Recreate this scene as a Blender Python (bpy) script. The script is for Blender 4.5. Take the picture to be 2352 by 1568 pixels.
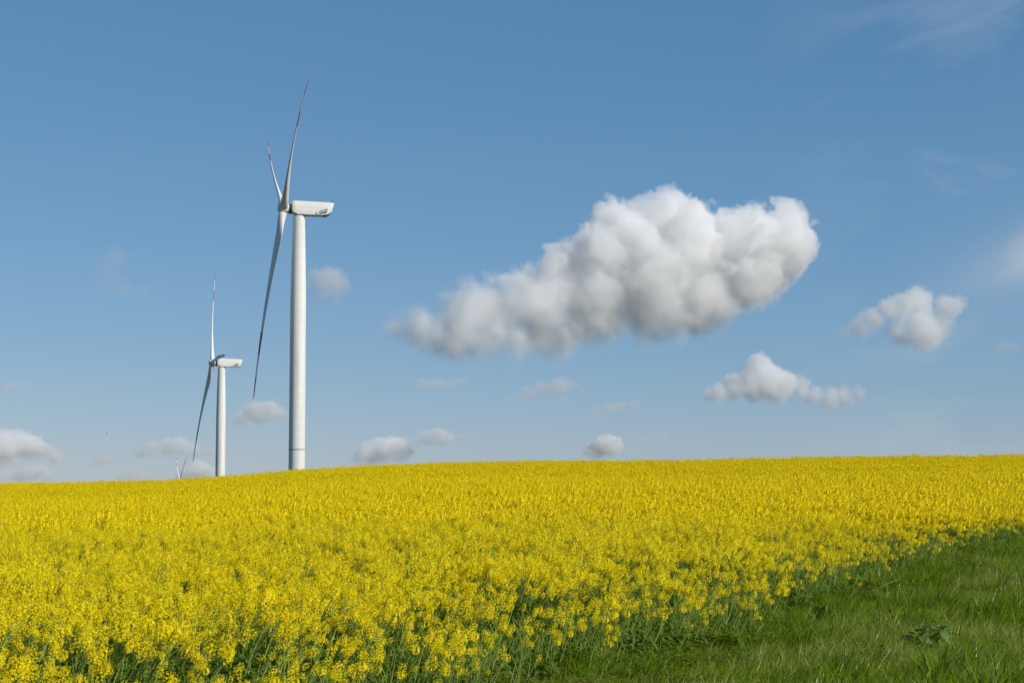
import bpy, bmesh, math, random
import numpy as np
from mathutils import Vector, Matrix, noise

R_ = math.radians
scene = bpy.context.scene
for o in list(bpy.data.objects):
    bpy.data.objects.remove(o)
COL = scene.collection

# ------------------------------------------------------------------ camera, sky, sun, exposure
EYE = 1.75
PW, PH = 2352.0, 1568.0              # photo units used to read positions off the photograph
FOC = PW * 65 / 36
PITCH = math.atan((1120 - PH / 2) / FOC)
cam_d = bpy.data.cameras.new('camera')
cam_d.lens, cam_d.sensor_width = 65, 36
cam_d.clip_start, cam_d.clip_end = 0.1, 80000
cam = bpy.data.objects.new('camera', cam_d)
COL.objects.link(cam)
cam.location = (0, 0, EYE)
cam.rotation_euler = (math.pi / 2 + PITCH, 0, 0)
scene.camera = cam

SUN_EL, SUN_AZ = R_(34), R_(180 - 58)    # azimuth clockwise from +Y
SUN_DIR = Vector((math.sin(SUN_AZ) * math.cos(SUN_EL), math.cos(SUN_AZ) * math.cos(SUN_EL), math.sin(SUN_EL)))
world = bpy.data.worlds.new('World')
scene.world = world
world.use_nodes = True
wt = world.node_tree
wt.nodes.clear()
def wn(t, **k):
    n = wt.nodes.new(t)
    for a, b in k.items():
        setattr(n, a, b)
    return n
w_out = wn('ShaderNodeOutputWorld')
w_bg = wn('ShaderNodeBackground')
sky = wn('ShaderNodeTexSky', sky_type='NISHITA', sun_disc=False, sun_elevation=SUN_EL, sun_rotation=SUN_AZ,
         altitude=1500, air_density=1.0, dust_density=0.3, ozone_density=6.0)
w_bg.inputs['Strength'].default_value = 0.08
# thin cirrus veil in the right-hand part of the sky, drawn out along a slight slant
tc = wn('ShaderNodeTexCoord')
sep = wn('ShaderNodeSeparateXYZ')
wt.links.new(tc.outputs['Generated'], sep.inputs[0])
def wmath(op, a, b=None, c=None, clamp=False):
    n = wn('ShaderNodeMath', operation=op, use_clamp=clamp)
    for i, v in enumerate((a, b, c)):
        if v is None: continue
        if isinstance(v, (int, float)): n.inputs[i].default_value = v
        else: wt.links.new(v, n.inputs[i])
    return n.outputs[0]
comb = wn('ShaderNodeCombineXYZ')
wt.links.new(wmath('MULTIPLY', wmath('ADD', sep.outputs['X'], wmath('MULTIPLY', sep.outputs['Z'], 0.3)), 6.0), comb.inputs[0])
wt.links.new(wmath('MULTIPLY', wmath('SUBTRACT', sep.outputs['Z'], wmath('MULTIPLY', sep.outputs['X'], 0.22)), 11.0), comb.inputs[1])
wt.links.new(wmath('MULTIPLY', sep.outputs['Y'], 2.0), comb.inputs[2])
cn = wn('ShaderNodeTexNoise')
cn.inputs['Scale'].default_value = 1.1
cn.inputs['Detail'].default_value = 7
cn.inputs['Roughness'].default_value = 0.55
cn.inputs['Distortion'].default_value = 1.2
wt.links.new(comb.outputs[0], cn.inputs['Vector'])
cm = wmath('MULTIPLY', wmath('SUBTRACT', cn.outputs[0], 0.46), 2.6, clamp=True)
side = wmath('MULTIPLY', wmath('SUBTRACT', sep.outputs['X'], 0.13), 10.0, clamp=True)
bz = wmath('DIVIDE', wmath('SUBTRACT', wmath('SUBTRACT', sep.outputs['Z'], 0.118), wmath('MULTIPLY', wmath('SUBTRACT', sep.outputs['X'], 0.262), 0.35)), 0.013)
band = wmath('MULTIPLY', wmath('DIVIDE', 1.0, wmath('ADD', 1.0, wmath('POWER', wmath('ABSOLUTE', bz), 2.0))), wmath('MULTIPLY', wmath('SUBTRACT', sep.outputs['X'], 0.20), 12.0, clamp=True))
cf = wmath('ADD', wmath('MULTIPLY', wmath('MULTIPLY', cm, side), 0.5), wmath('MULTIPLY', band, wmath('MULTIPLY', cn.outputs[0], 0.85)), clamp=True)
wmix = wn('ShaderNodeMix', data_type='RGBA')
wt.links.new(cf, wmix.inputs[0])
# spring sky of this place: a little greener overhead and paler at the horizon than the model's
srgb, crgb = wn('ShaderNodeSeparateColor'), wn('ShaderNodeCombineColor')
wt.links.new(sky.outputs[0], srgb.inputs[0])
for ch, (g_, k_) in enumerate(((0.862, 1.11), (0.636, 1.76), (0.548, 2.42))):
    wt.links.new(wmath('MULTIPLY', wmath('POWER', srgb.outputs[ch], g_), k_), crgb.inputs[ch])
zen = wn('ShaderNodeMapRange', interpolation_type='SMOOTHSTEP')     # sky above the view dimmed on purpose, to lower blue ambient fill below
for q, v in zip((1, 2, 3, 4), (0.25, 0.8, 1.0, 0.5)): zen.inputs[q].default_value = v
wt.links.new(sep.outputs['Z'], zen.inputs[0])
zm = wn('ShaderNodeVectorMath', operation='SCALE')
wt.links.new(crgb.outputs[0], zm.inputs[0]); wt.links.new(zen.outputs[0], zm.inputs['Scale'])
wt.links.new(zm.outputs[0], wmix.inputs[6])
wmix.inputs[7].default_value = (7.0, 7.4, 8.0, 1)
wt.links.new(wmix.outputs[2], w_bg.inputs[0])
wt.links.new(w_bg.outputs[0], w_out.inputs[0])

sun_d = bpy.data.lights.new('sun', 'SUN')
sun_d.energy, sun_d.angle, sun_d.color = 4.2, R_(0.53), (1.0, 0.95, 0.87)
sun = bpy.data.objects.new('sun', sun_d)
COL.objects.link(sun)
sun.rotation_euler = SUN_DIR.to_track_quat('Z', 'Y').to_euler()

scene.view_settings.view_transform = 'Standard'
scene.view_settings.look = 'None'
scene.view_settings.exposure = 0.0
scene.view_settings.gamma = 1.0
scene.render.engine = 'CYCLES'
cy_ = scene.cycles
cy_.max_bounces = 48
cy_.diffuse_bounces = 4
cy_.transmission_bounces = 4
cy_.volume_bounces = 16
cy_.volume_step_rate = 3.5
cy_.use_denoising = True
cy_.denoising_input_passes = 'RGB_ALBEDO_NORMAL'
cy_.denoising_prefilter = 'ACCURATE'
cy_.sample_clamp_indirect = 6

# ------------------------------------------------------------------ small helpers
CAM_M = cam.rotation_euler.to_matrix()
def at(px, py, Y):
    """World point at depth Y along +y that the photo shows at (px, py)."""
    d = CAM_M @ Vector(((px - PW / 2) / FOC, (PH / 2 - py) / FOC, -1))
    return Vector((0, 0, EYE)) + d * (Y / d.y)
def tag(o, label=None, cat=None, group=None, kind=None):
    for k, v in (('label', label), ('category', cat), ('group', group), ('kind', kind)):
        if v: o[k] = v
    return o
def empty(name, loc, rz=0.0):
    o = bpy.data.objects.new(name, None)
    o.empty_display_size = 0.2
    COL.objects.link(o)
    o.location = loc
    o.rotation_euler = (0, 0, rz)
    return o
def mesh(name, v, f, mats, mi=None, smooth=False):
    me = bpy.data.meshes.new(name)
    me.from_pydata([tuple(p) for p in v], [], f)
    for m in (mats if isinstance(mats, (list, tuple)) else [mats]):
        me.materials.append(m)
    if mi is not None:
        me.polygons.foreach_set('material_index', mi)
    if smooth:
        me.polygons.foreach_set('use_smooth', [True] * len(me.polygons))
    me.update()
    return me
def link(name, me, parent=None, M=None, loc=None):
    o = bpy.data.objects.new(name, me)
    COL.objects.link(o)
    if parent: o.parent = parent
    if M is not None: o.matrix_local = M
    if loc is not None: o.location = loc
    return o
def mat(name, col, rough=0.6, spec=0.3, noise_scale=None, col2=None, transl=0.0, transl_col=None, lo=0.35, hi=0.65, rnd=0.0, stretch=None):
    """Principled material, optionally mottled by noise, varied per object / per leaf, and translucent."""
    m = bpy.data.materials.new(name)
    m.use_nodes = True
    nt = m.node_tree
    b = nt.nodes['Principled BSDF']
    b.inputs['Base Color'].default_value = (*col, 1)
    b.inputs['Roughness'].default_value = rough
    b.inputs['Specular IOR Level'].default_value = spec
    src = None
    if noise_scale:
        t = nt.nodes.new('ShaderNodeTexCoord')
        n = nt.nodes.new('ShaderNodeTexNoise')
        n.inputs['Scale'].default_value = noise_scale
        n.inputs['Detail'].default_value = 5
        if stretch:
            mp = nt.nodes.new('ShaderNodeMapping')
            mp.inputs['Scale'].default_value = stretch
            nt.links.new(t.outputs['Object'], mp.inputs[0])
            nt.links.new(mp.outputs[0], n.inputs['Vector'])
        else:
            nt.links.new(t.outputs['Object'], n.inputs['Vector'])
        r = nt.nodes.new('ShaderNodeValToRGB')
        r.color_ramp.elements[0].position = lo
        r.color_ramp.elements[1].position = hi
        r.color_ramp.elements[0].color = (*col, 1)
        r.color_ramp.elements[1].color = (*(col2 or col), 1)
        nt.links.new(n.outputs[0], r.inputs[0])
        src = r.outputs[0]
        nt.links.new(src, b.inputs['Base Color'])
    if rnd:
        oi = nt.nodes.new('ShaderNodeObjectInfo')
        gi = nt.nodes.new('ShaderNodeNewGeometry')
        ad = nt.nodes.new('ShaderNodeMath'); ad.operation = 'ADD'
        nt.links.new(oi.outputs['Random'], ad.inputs[0]); nt.links.new(gi.outputs['Random Per Island'], ad.inputs[1])
        mr = nt.nodes.new('ShaderNodeMapRange')
        mr.inputs[1].default_value, mr.inputs[2].default_value = 0, 2
        mr.inputs[3].default_value, mr.inputs[4].default_value = 1 - rnd, 1 + rnd
        nt.links.new(ad.outputs[0], mr.inputs[0])
        hs = nt.nodes.new('ShaderNodeHueSaturation')
        hs.inputs['Color'].default_value = (*col, 1)
        if src: nt.links.new(src, hs.inputs['Color'])
        nt.links.new(mr.outputs[0], hs.inputs['Value'])
        src = hs.outputs[0]
        nt.links.new(src, b.inputs['Base Color'])
    if transl:
        tr = nt.nodes.new('ShaderNodeBsdfTranslucent')
        tr.inputs[0].default_value = (*(transl_col or col), 1)
        mx = nt.nodes.new('ShaderNodeMixShader')
        mx.inputs[0].default_value = transl
        nt.links.new(b.outputs[0], mx.inputs[1])
        nt.links.new(tr.outputs[0], mx.inputs[2])
        nt.links.new(mx.outputs[0], nt.nodes['Material Output'].inputs['Surface'])
    return m

# ------------------------------------------------------------------ terrain
CR_PX = [-600, -100, 0, 350, 470, 600, 700, 800, 1000, 1160, 1600, 1900, 2352, 2500, 3000]
CR_PY = [1128, 1121, 1119, 1112, 1105, 1093, 1086, 1079, 1070, 1066, 1063, 1057, 1052, 1050, 1049]
CROP_H = 0.75
_pts = [at(a, b, 140) for a, b in zip(CR_PX, CR_PY)]
CU = np.array([p.x / 140 for p in _pts])
CZ = np.array([p.z - CROP_H for p in _pts])
_fu = np.linspace(-0.6, 0.6, 241)
_fz = np.interp(_fu, CU, CZ)
_k = np.hanning(15); _k /= _k.sum()
_fz = np.convolve(np.pad(_fz, 7, mode='edge'), _k, mode='valid')
FAR_Y = np.array([260, 494, 834, 1500, 1900, 2900, 6000, 20000, 60000.])
FAR_Z = np.array([-1.6, -4.5, -20, -48, -62, -68, -75, -80, -95.]) + EYE
def gz(x, y):
    x = np.asarray(x, float); y = np.asarray(y, float)
    x, y = np.broadcast_arrays(x, y)
    u = np.clip(x / np.maximum(y, 14), -0.45, 0.45)
    zc_ = np.interp(u, _fu, _fz)
    s = zc_ / 128.0
    near = s * (np.clip(y, -200, 140) - 12)
    near = np.where(y < 12, s * (y - 12) * 0.3, near)
    t = np.clip((y - 140) / 120.0, 0, 1)
    h00 = 2*t**3 - 3*t**2 + 1; h10 = t**3 - 2*t**2 + t; h01 = -2*t**3 + 3*t**2; h11 = t**3 - t**2
    z260 = FAR_Z[0]
    mid = h00 * zc_ + h10 * 120 * s + h01 * (z260 + 0.25 * (zc_ - 2)) + h11 * 120 * (-0.018)
    far = np.interp(y, FAR_Y, FAR_Z) + 0.25 * (zc_ - 2) * np.clip(1 - (y - 260) / 500, 0, 1)
    z = np.where(y <= 140, near, np.where(y <= 260, mid, far))
    und = 0.05 * np.sin(x * 0.21 + 1.3 * np.sin(y * 0.05)) * np.sin(y * 0.17 + x * 0.06) + 0.035 * np.sin(y * 0.55 + x * 0.11)
    return z + und * np.clip((y - 14) / 30, 0, 1) * (y < 300)
# field edge: crop on the left, grass verge on the right
E0 = np.array([-0.45, 15.0]); ED = np.array([11.3, 25.0]); ED = ED / np.linalg.norm(ED)
def edge(x, y):
    d = (x - E0[0]) * ED[1] - (y - E0[1]) * ED[0]
    s = (x - E0[0]) * ED[0] + (y - E0[1]) * ED[1]
    return d - 0.10 + 0.24 * np.sin(s * 1.1) + 0.17 * np.sin(s * 2.7 + 1) - 0.25 * np.sin(s * 0.33)

M_ground = mat('ground_soil_and_moss', (0.030, 0.040, 0.012), 0.95, 0.1, 3.0, (0.055, 0.062, 0.020))
ys = np.concatenate([np.arange(-30, 40, 1.0), np.arange(40, 300, 3.0), np.geomspace(300, 60000, 60)])
xs = np.concatenate([-np.geomspace(90, 60000, 40)[::-1], np.arange(-88, 89, 2.0), np.geomspace(90, 60000, 40)])
gx, gy = np.meshgrid(xs, ys)
gzv = gz(gx, gy)
nx, ny = len(xs), len(ys)
V = np.stack([gx, gy, gzv], -1).reshape(-1, 3)
Fc = [(j*nx+i, j*nx+i+1, (j+1)*nx+i+1, (j+1)*nx+i) for j in range(ny-1) for i in range(nx-1)]
g = link('ground', mesh('ground', V, Fc, M_ground, smooth=True))
tag(g, kind='structure')

# ------------------------------------------------------------------ wind turbines
M_white = mat('white_turbine_paint', (0.80, 0.79, 0.75), 0.42, 0.4, 0.9, (0.68, 0.67, 0.62), stretch=(1, 1, 0.05), lo=.42, hi=.72)
M_nac = mat('white_nacelle_shell', (0.80, 0.80, 0.74), 0.5, 0.35, 0.8, (0.755, 0.75, 0.69))
M_red = mat('signal_red_paint', (0.58, 0.020, 0.022), 0.5, 0.25, 1.2, (0.50, 0.016, 0.02))
M_dark = mat('dark_gasket_metal', (0.035, 0.035, 0.038), 0.6, 0.4, 2.0, (0.06, 0.06, 0.06))
M_grey = mat('slate_grey_panel', (0.125, 0.145, 0.15), 0.5, 0.3, 1.5, (0.14, 0.16, 0.165))
M_sign = mat('white_sign_lettering', (0.85, 0.85, 0.83), 0.5, 0.3, 2.0, (0.8, 0.8, 0.78))
M_seam = mat('grey_panel_seam', (0.42, 0.42, 0.39), 0.6, 0.2, 2.0, (0.5, 0.5, 0.46))
M_met = mat('galvanised_metal', (0.35, 0.36, 0.37), 0.4, 0.5, 3.0, (0.45, 0.45, 0.46))

def lathe(prof, n=48, axis='z'):
    v, f = [], []
    for r, z in prof:
        for k in range(n):
            a = 2 * math.pi * k / n
            p = (r * math.cos(a), r * math.sin(a), z)
            v.append(p if axis == 'z' else (z, p[0], p[1]))
    for i in range(len(prof) - 1):
        for k in range(n):
            a, b = i * n + k, i * n + (k + 1) % n
            f.append((a, b, b + n, a + n) if axis == 'z' else (a, b, b + n, a + n))
    f.append(tuple(range(n))[::-1]); f.append(tuple(range((len(prof)-1)*n, len(prof)*n)))
    return v, f
def sharp(me, ang=35):
    me.polygons.foreach_set('use_smooth', [True] * len(me.polygons))
    me.set_sharp_from_angle(angle=R_(ang))
    return me
def fix(me):
    bm = bmesh.new(); bm.from_mesh(me); bmesh.ops.recalc_face_normals(bm, faces=bm.faces); bm.to_mesh(me); bm.free()
    return me

def tower_mesh(h):
    """Hub height h: almost straight tube, tapering over its top third, with faint weld ridges between cans."""
    top = h - 2.0
    def rad(z):
        zz = z - (h - 80)                    # height with the standard 80 m tower
        return float(np.interp(zz, [-10, 0, 54, 58, 66, 78], [2.2, 2.19, 2.12, 2.08, 1.92, 1.6]))
    prof, z = [(rad(0), 0.0)], 1.4
    while z < top - 1.5:
        r = rad(z)
        prof += [(r, z - 0.10), (r + 0.004, z), (r, z + 0.10)]
        z += 2.85
    prof += [(rad(top), top)]
    return sharp(fix(mesh('tower', *lathe(prof, 72), M_white)), 40)
def blade_mesh(b_, c_, pitch=9):
    R = 52.07
    rs = [1.15, 1.8, 2.6, 3.6, 5, 6.5, 8, 9.5, 11.5, 14, 17, 20, 23, 26, 29, 31.5, R-18, R-17.99, 36, 38, R-12, R-11.99, 42, 44, R-6, R-5.99, 47.5, 49, 50.2, 51.2, 51.8, R]
    N = 22
    v, f, mi = [], [], []
    for r in rs:
        ch = float(np.interp(r, [1, 2.6, 5, 8, 10, 15, 25, 35, 45, 50, 51.5, R], [2.15, 2.2, 2.6, 3.3, 3.5, 3.1, 2.4, 1.80, 1.25, 0.95, 0.75, 0.25]))
        th = float(np.interp(r, [1, 2.6, 5, 8, 12, 20, 35, R], [1.0, 1.0, 0.82, 0.60, 0.46, 0.34, 0.28, 0.26])) * ch
        rd = float(np.interp(r, [2.0, 7.5], [1, 0]))             # 1 = round root, 0 = airfoil
        tw = R_(float(np.interp(r, [2, 6, 10, 20, 35, R], [17, 15, 11, 6, 2.5, 0])) + pitch)
        s = r / R
        off = -((c_ + b_) * s - b_ * s * s)                       # cone and pre-bend, upwind is -x
        for k in range(N):
            t = 2 * math.pi * k / N
            cx_, cz_ = 0.5 * math.cos(t), 0.5 * math.sin(t)
            # airfoil: blunt nose at +y, thin tail at -y
            q = (1 - math.cos(t)) / 2
            ax = 0.30 - q
            yt = 2.6 * (0.2969 * math.sqrt(max(q, 0)) - 0.126 * q - 0.3516 * q*q + 0.2843 * q**3 - 0.1015 * q**4) * (1 if math.sin(t) >= 0 else -1)
            if k == N // 2: yt = 0
            y = (cx_ * rd + ax * (1 - rd)) * ch
            x = cz_ * 2 * 0.5 * rd * th + yt * (1 - rd) * th * 1.25 * (1.0 if yt > 0 else 0.75)
            v.append((x * math.cos(tw) - y * math.sin(tw) + off, -(x * math.sin(tw) + y * math.cos(tw)), r))
    for i in range(len(rs) - 1):
        m = (rs[i] + rs[i+1]) / 2
        red = m > R - 6 or R - 18 < m < R - 12
        for k in range(N):
            f.append((i*N+k, i*N+(k+1) % N, (i+1)*N+(k+1) % N, (i+1)*N+k)); mi.append(1 if red else 0)
    f.append(tuple(range(N))[::-1]); mi.append(0)
    f.append(tuple(range((len(rs)-1)*N, len(rs)*N))); mi.append(1)
    me = fix(mesh('rotor_blade', v, f, [M_white, M_red], mi, True))
    return me
def rrect(w, zt, zb, rt, rb, n=4):
    pts = []
    for cx_, cz_, r, a0 in ((w - rt, zt - rt, rt, 0), (-(w - rt), zt - rt, rt, 90), (-(w - rb), zb + rb, rb, 180), (w - rb, zb + rb, rb, 270)):
        for k in range(n + 1):
            a = R_(a0 + 90 * k / n)
            pts.append((cx_ + r * math.cos(a), cz_ + r * math.sin(a)))
    return pts
NST = [(-2.10, 1.42, 1.66, -0.90, .12, .10), (-2.0, 1.55, 1.78, -1.02, .2, .15), (-1.75, 1.68, 1.86, -1.2, .25, .2), (-1.3, 1.76, 1.89, -1.45, .28, .2), (-0.5, 1.8, 1.88, -1.8, .28, .18), (3, 1.8, 1.81, -1.83, .28, .16),
       (6.4, 1.8, 1.74, -1.80, .28, .16), (7.3, 1.77, 1.72, -1.68, .28, .25), (8.0, 1.72, 1.70, -1.40, .26, .3), (8.45, 1.68, 1.69, -1.05, .25, .3), (8.7, 1.66, 1.68, -0.7, .22, .25), (8.98, 1.62, 1.66, 0.4, .18, .2), (9.25, 1.58, 1.63, 1.2, .12, .12)]
def nacelle_mesh():
    v, f = [], []
    for x, w, zt, zb, rt, rb in NST:
        for p in rrect(w, zt, zb, rt, rb): v.append((x, p[0], p[1]))
    n = 20
    for i in range(len(NST) - 1):
        for k in range(n):
            f.append((i*n+k, i*n+(k+1) % n, (i+1)*n+(k+1) % n, (i+1)*n+k))
    f.append(tuple(range(n))[::-1]); f.append(tuple(range((len(NST)-1)*n, len(NST)*n)))
    return sharp(fix(mesh('nacelle', v, f, M_nac)), 28)
def slab(poly, y0, y1, name, m):
    """Prism from an x-z outline between y0 and y1."""
    n = len(poly)
    v = [(x, y0, z) for x, z in poly] + [(x, y1, z) for x, z in poly]
    f = [tuple(range(n)), tuple(range(n, 2*n))[::-1]] + [(i, n+i, n+(i+1) % n, (i+1) % n) for i in range(n)]
    return fix(mesh(name, v, f, m))
def tube(pts, r, n=6, r2=None):
    v, f = [], []
    pts = [Vector(p) for p in pts]
    for i, p in enumerate(pts):
        d = (pts[min(i+1, len(pts)-1)] - pts[max(i-1, 0)]).normalized()
        a = d.orthogonal().normalized(); b = d.cross(a)
        rr = r + ((r2 if r2 is not None else r) - r) * i / max(len(pts)-1, 1)
        for k in range(n):
            t = 2 * math.pi * k / n
            v.append(p + a * rr * math.cos(t) + b * rr * math.sin(t))
    for i in range(len(pts) - 1):
        for k in range(n):
            f.append((i*n+k, i*n+(k+1) % n, (i+1)*n+(k+1) % n, (i+1)*n+k))
    f.append(tuple(range(n))[::-1]); f.append(tuple(range((len(pts)-1)*n, len(pts)*n)))
    return v, f
def join(parts):
    V_, F_ = [], []
    for v, f in parts:
        b = len(V_); V_ += list(v); F_ += [tuple(i + b for i in q) for q in f]
    return V_, F_

PANEL = [(3.98, -1.66), (4.5, -1.05), (5.2, -0.66), (7.52, 0.0), (7.28, -1.12), (6.95, -1.34), (5.6, -1.52)]
def word_mesh():
    cu = bpy.data.curves.new('word', 'FONT')
    cu.body = 'NORDEX'
    cu.size = 0.45; cu.extrude = 0.012; cu.shear = 0.25; cu.offset = 0.010; cu.space_character = 1.02
    o = bpy.data.objects.new('word', cu); COL.objects.link(o)
    dg = bpy.context.evaluated_depsgraph_get()
    me = bpy.data.meshes.new_from_object(o.evaluated_get(dg)); me.name = 'lettering'
    bpy.data.objects.remove(o); bpy.data.curves.remove(cu)
    me.materials.clear(); me.materials.append(M_sign)
    return me
def emblem_mesh():
    """Open crescent with a swept tail at its upper right."""
    out, inn = [], []
    for k in range(25):
        a = R_(62 + 285 * k / 24)
        out.append((0.36 * math.cos(a) * 1.1, 0.40 * math.sin(a)))
        w = 0.07 + 0.17 * math.sin(math.pi * k / 24) ** 0.8
        inn.append(((0.36 - w) * math.cos(a) * 1.1 + 0.05, (0.40 - w) * math.sin(a) + 0.05))
    v, f = [], []
    for yy in (-0.012, 0.012):
        for p in out + inn: v.append((p[0], yy, p[1]))
    n = 25
    for k in range(n - 1):
        f += [(k, k+1, n+k+1, n+k), (2*n+k, 3*n+k, 3*n+k+1, 2*n+k+1), (k, 2*n+k, 2*n+k+1, k+1), (n+k, n+k+1, 3*n+k+1, 3*n+k)]
    f += [(0, n, 3*n, 2*n), (n-1, 3*n-1, 4*n-1, 2*n-1)]
    sw = [(-0.20, 0.12), (0.1, 0.34), (0.62, 0.46), (0.5, 0.30), (0.22, 0.24), (0.0, 0.05)]
    b = len(v); m = len(sw)
    v += [(x, -0.012, z) for x, z in sw] + [(x, 0.012, z) for x, z in sw]
    f += [tuple(range(b, b+m)), tuple(range(b+m, b+2*m))[::-1]] + [(b+i, b+m+i, b+m+(i+1) % m, b+(i+1) % m) for i in range(m)]
    return fix(mesh('emblem', v, f, M_sign))

hub_prof = [(0.02, -1.75), (0.55, -1.7), (0.95, -1.5), (1.25, -1.15), (1.42, -0.6), (1.45, 0.0), (1.42, 0.6), (1.3, 1.05), (1.12, 1.3), (0.6, 1.32)]
ME_hub = sharp(fix(mesh('hub', *lathe(hub_prof, 40, 'x'), M_white)), 40)
ME_shaft = sharp(fix(mesh('shaft_collar', *lathe([(1.18, 0), (1.25, 0.15), (1.25, 0.5), (1.35, 0.55), (1.35, 0.95)], 36, 'x'), M_dark)), 35)
ME_socket = sharp(fix(mesh('root_socket', *lathe([(1.16, 0.3), (1.16, 1.02), (1.10, 1.05)], 36), M_white)), 30)
ME_collar = sharp(fix(mesh('root_collar', *lathe([(1.05, 1.04), (1.12, 1.05), (1.12, 1.2), (1.05, 1.21)], 36), M_dark)), 30)
ME_nac = nacelle_mesh()
ME_panel = slab(PANEL, -0.012, 0.012, 'logo_panel', M_grey)
ME_word, ME_emblem = word_mesh(), emblem_mesh()
ME_seam = slab([(-2.0, 0.345), (6.2, 0.085), (6.2, 0.06), (-2.0, 0.32)], -0.006, 0.006, 'panel_seam', M_seam)
ME_vent = slab([(6.5, -1.9), (7.5, -1.83), (8.3, -1.42), (8.5, -1.2), (8.5, -1.05), (7.8, -1.45), (6.5, -1.75)], -1.35, 1.35, 'vent_grille', M_dark)
ME_mast = mesh('mast', *join([tube([(0, 0, -0.15), (0, 0, 2.0)], 0.045, 6, 0.02), tube([(-0.35, 0.5, -0.1), (-0.35, 0.5, 1.25)], 0.035, 6, 0.015)]), M_met)
ME_anem = mesh('anemometer', *join([tube([(0, -0.55, -0.2), (0.08, -0.55, 0.2), (0.7, -0.55, 0.5)], 0.055), ([(x + .7, y - .55, z) for x, y, z in lathe([(0.02, 0.42), (0.14, 0.47), (0.14, 0.62), (0.02, 0.68)], 8)[0]], lathe([(0.02, 0.42), (0.14, 0.47), (0.14, 0.62), (0.02, 0.68)], 8)[1])]), M_dark)
ME_hatch = slab([(0, -0.1), (0.1, 0.10), (0.75, 0.09), (0.85, -0.12)], -0.35, 0.35, 'roof_hatch', M_nac)
ME_flange = sharp(fix(mesh('flange_ring', *lathe([(2.14, -0.10), (2.27, -0.09), (2.27, 0.09), (2.14, 0.10)], 72), M_seam)), 30)
ME_flgap = sharp(fix(mesh('flange_gap', *lathe([(2.15, -0.18), (2.235, -0.17), (2.235, -0.101), (2.15, -0.1005)], 72), M_dark)), 30)

def turbine(hubpx, Y, yaw, tilt, az, c_, b_, label, flange=None, pitch=9):
    hub = at(*hubpx, Y)
    a = Vector((-math.cos(yaw) * math.cos(tilt), -math.sin(yaw) * math.cos(tilt), math.sin(tilt)))
    ax_h = Vector((math.cos(yaw), math.sin(yaw), 0))
    base_xy = hub + ax_h * 4.1
    gb = float(gz(base_xy.x, base_xy.y))
    h = hub.z - gb
    root = empty('wind_turbine', (base_xy.x, base_xy.y, gb))
    tag(root, label, 'wind turbine', 'wind turbines beyond the rapeseed field')
    link('tower', tower_mesh(h), root)
    if flange is not None:
        t = root.children[0]
        link('flange_ring', ME_flange, t, loc=(0, 0, flange - gb)); link('flange_gap', ME_flgap, t, loc=(0, 0, flange - gb))
    MY = Matrix.Translation((0, 0, h)) @ Matrix.Rotation(yaw, 4, 'Z')
    nac = link('nacelle', ME_nac, root, MY)
    for sgn in (-1, 1):
        M = Matrix.Translation((0, 1.806 * sgn, 0))
        p = link('logo_panel', ME_panel, nac, M)
        def face(x, z, rot, y):
            m = Matrix.Translation((x, y * sgn, z)) @ Matrix.Rotation(-rot, 4, 'Y')
            return m
        # lettering lies on the panel, which is a part: both become sub-parts of the nacelle
        if sgn < 0:
            link('lettering', ME_word, nac, Matrix.Translation((5.36, -1.826, -1.10)) @ Matrix.Rotation(R_(-13.0), 4, 'Y') @ Matrix.Rotation(math.pi/2, 4, 'X'))
            link('emblem', ME_emblem, nac, Matrix.Translation((4.98, -1.826, -1.12)) @ Matrix.Rotation(R_(-14), 4, 'Y'))
        else:
            link('lettering', ME_word, nac, Matrix.Translation((7.15, 1.826, -0.70)) @ Matrix.Rotation(R_(-13.0), 4, 'Y') @ Matrix.Rotation(math.pi, 4, 'Z') @ Matrix.Rotation(math.pi/2, 4, 'X'))
        link('panel_seam', ME_seam, nac, Matrix.Translation((0, 1.802 * sgn, 0)))
    link('vent_grille', ME_vent, nac)
    link('mast', ME_mast, nac, Matrix.Translation((8.1, 0, 1.70)))
    link('anemometer', ME_anem, nac, Matrix.Translation((8.25, -0.6, 1.70)))
    link('roof_hatch', ME_hatch, nac, Matrix.Translation((5.6, 0.3, 1.78)))
    # rotor
    hubloc = Vector((hub.x - base_xy.x, hub.y - base_xy.y, h))
    u = a.cross(Vector((0, 0, 1))).normalized(); w = u.cross(a)
    def frame(zdir):
        X = -a; Yv = zdir.cross(X)
        return Matrix.Translation(hubloc) @ Matrix((X, Yv, zdir)).transposed().to_4x4()
    hb = link('hub', ME_hub, root, frame(w))
    link('shaft_collar', ME_shaft, root, frame(w) @ Matrix.Translation((1.2, 0, 0)))
    bm_ = blade_mesh(b_, c_, pitch)
    for k in range(3):
        t = az + k * 2 * math.pi / 3
        zd = w * math.cos(t) + u * math.sin(t)
        bl = link('rotor_blade', bm_, root, frame(zd))
        link('root_collar', ME_collar, bl)
        link('root_socket', ME_socket, bl)
    return root
FL_Z = at(684, 1031, 494).z
turbine((652, 478), 494, 0.2437, 0.102, -1.0599, 2.27, 3.0, 'tallest white wind turbine with red banded blades and a ring seam low on its tower', FL_Z)
turbine((488, 833), 834, 0.2738, 0.1045, 0.5155, 0.74, 3.0, 'smaller white wind turbine left of the tallest one, one blade pointing towards the viewer')
turbine((415, 1107), 1900, 0.30, 0.104, R_(60), 2.0, 5.0, 'far wind turbine of which only two pale blade tips rise over the field crest', None, 29)

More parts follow.
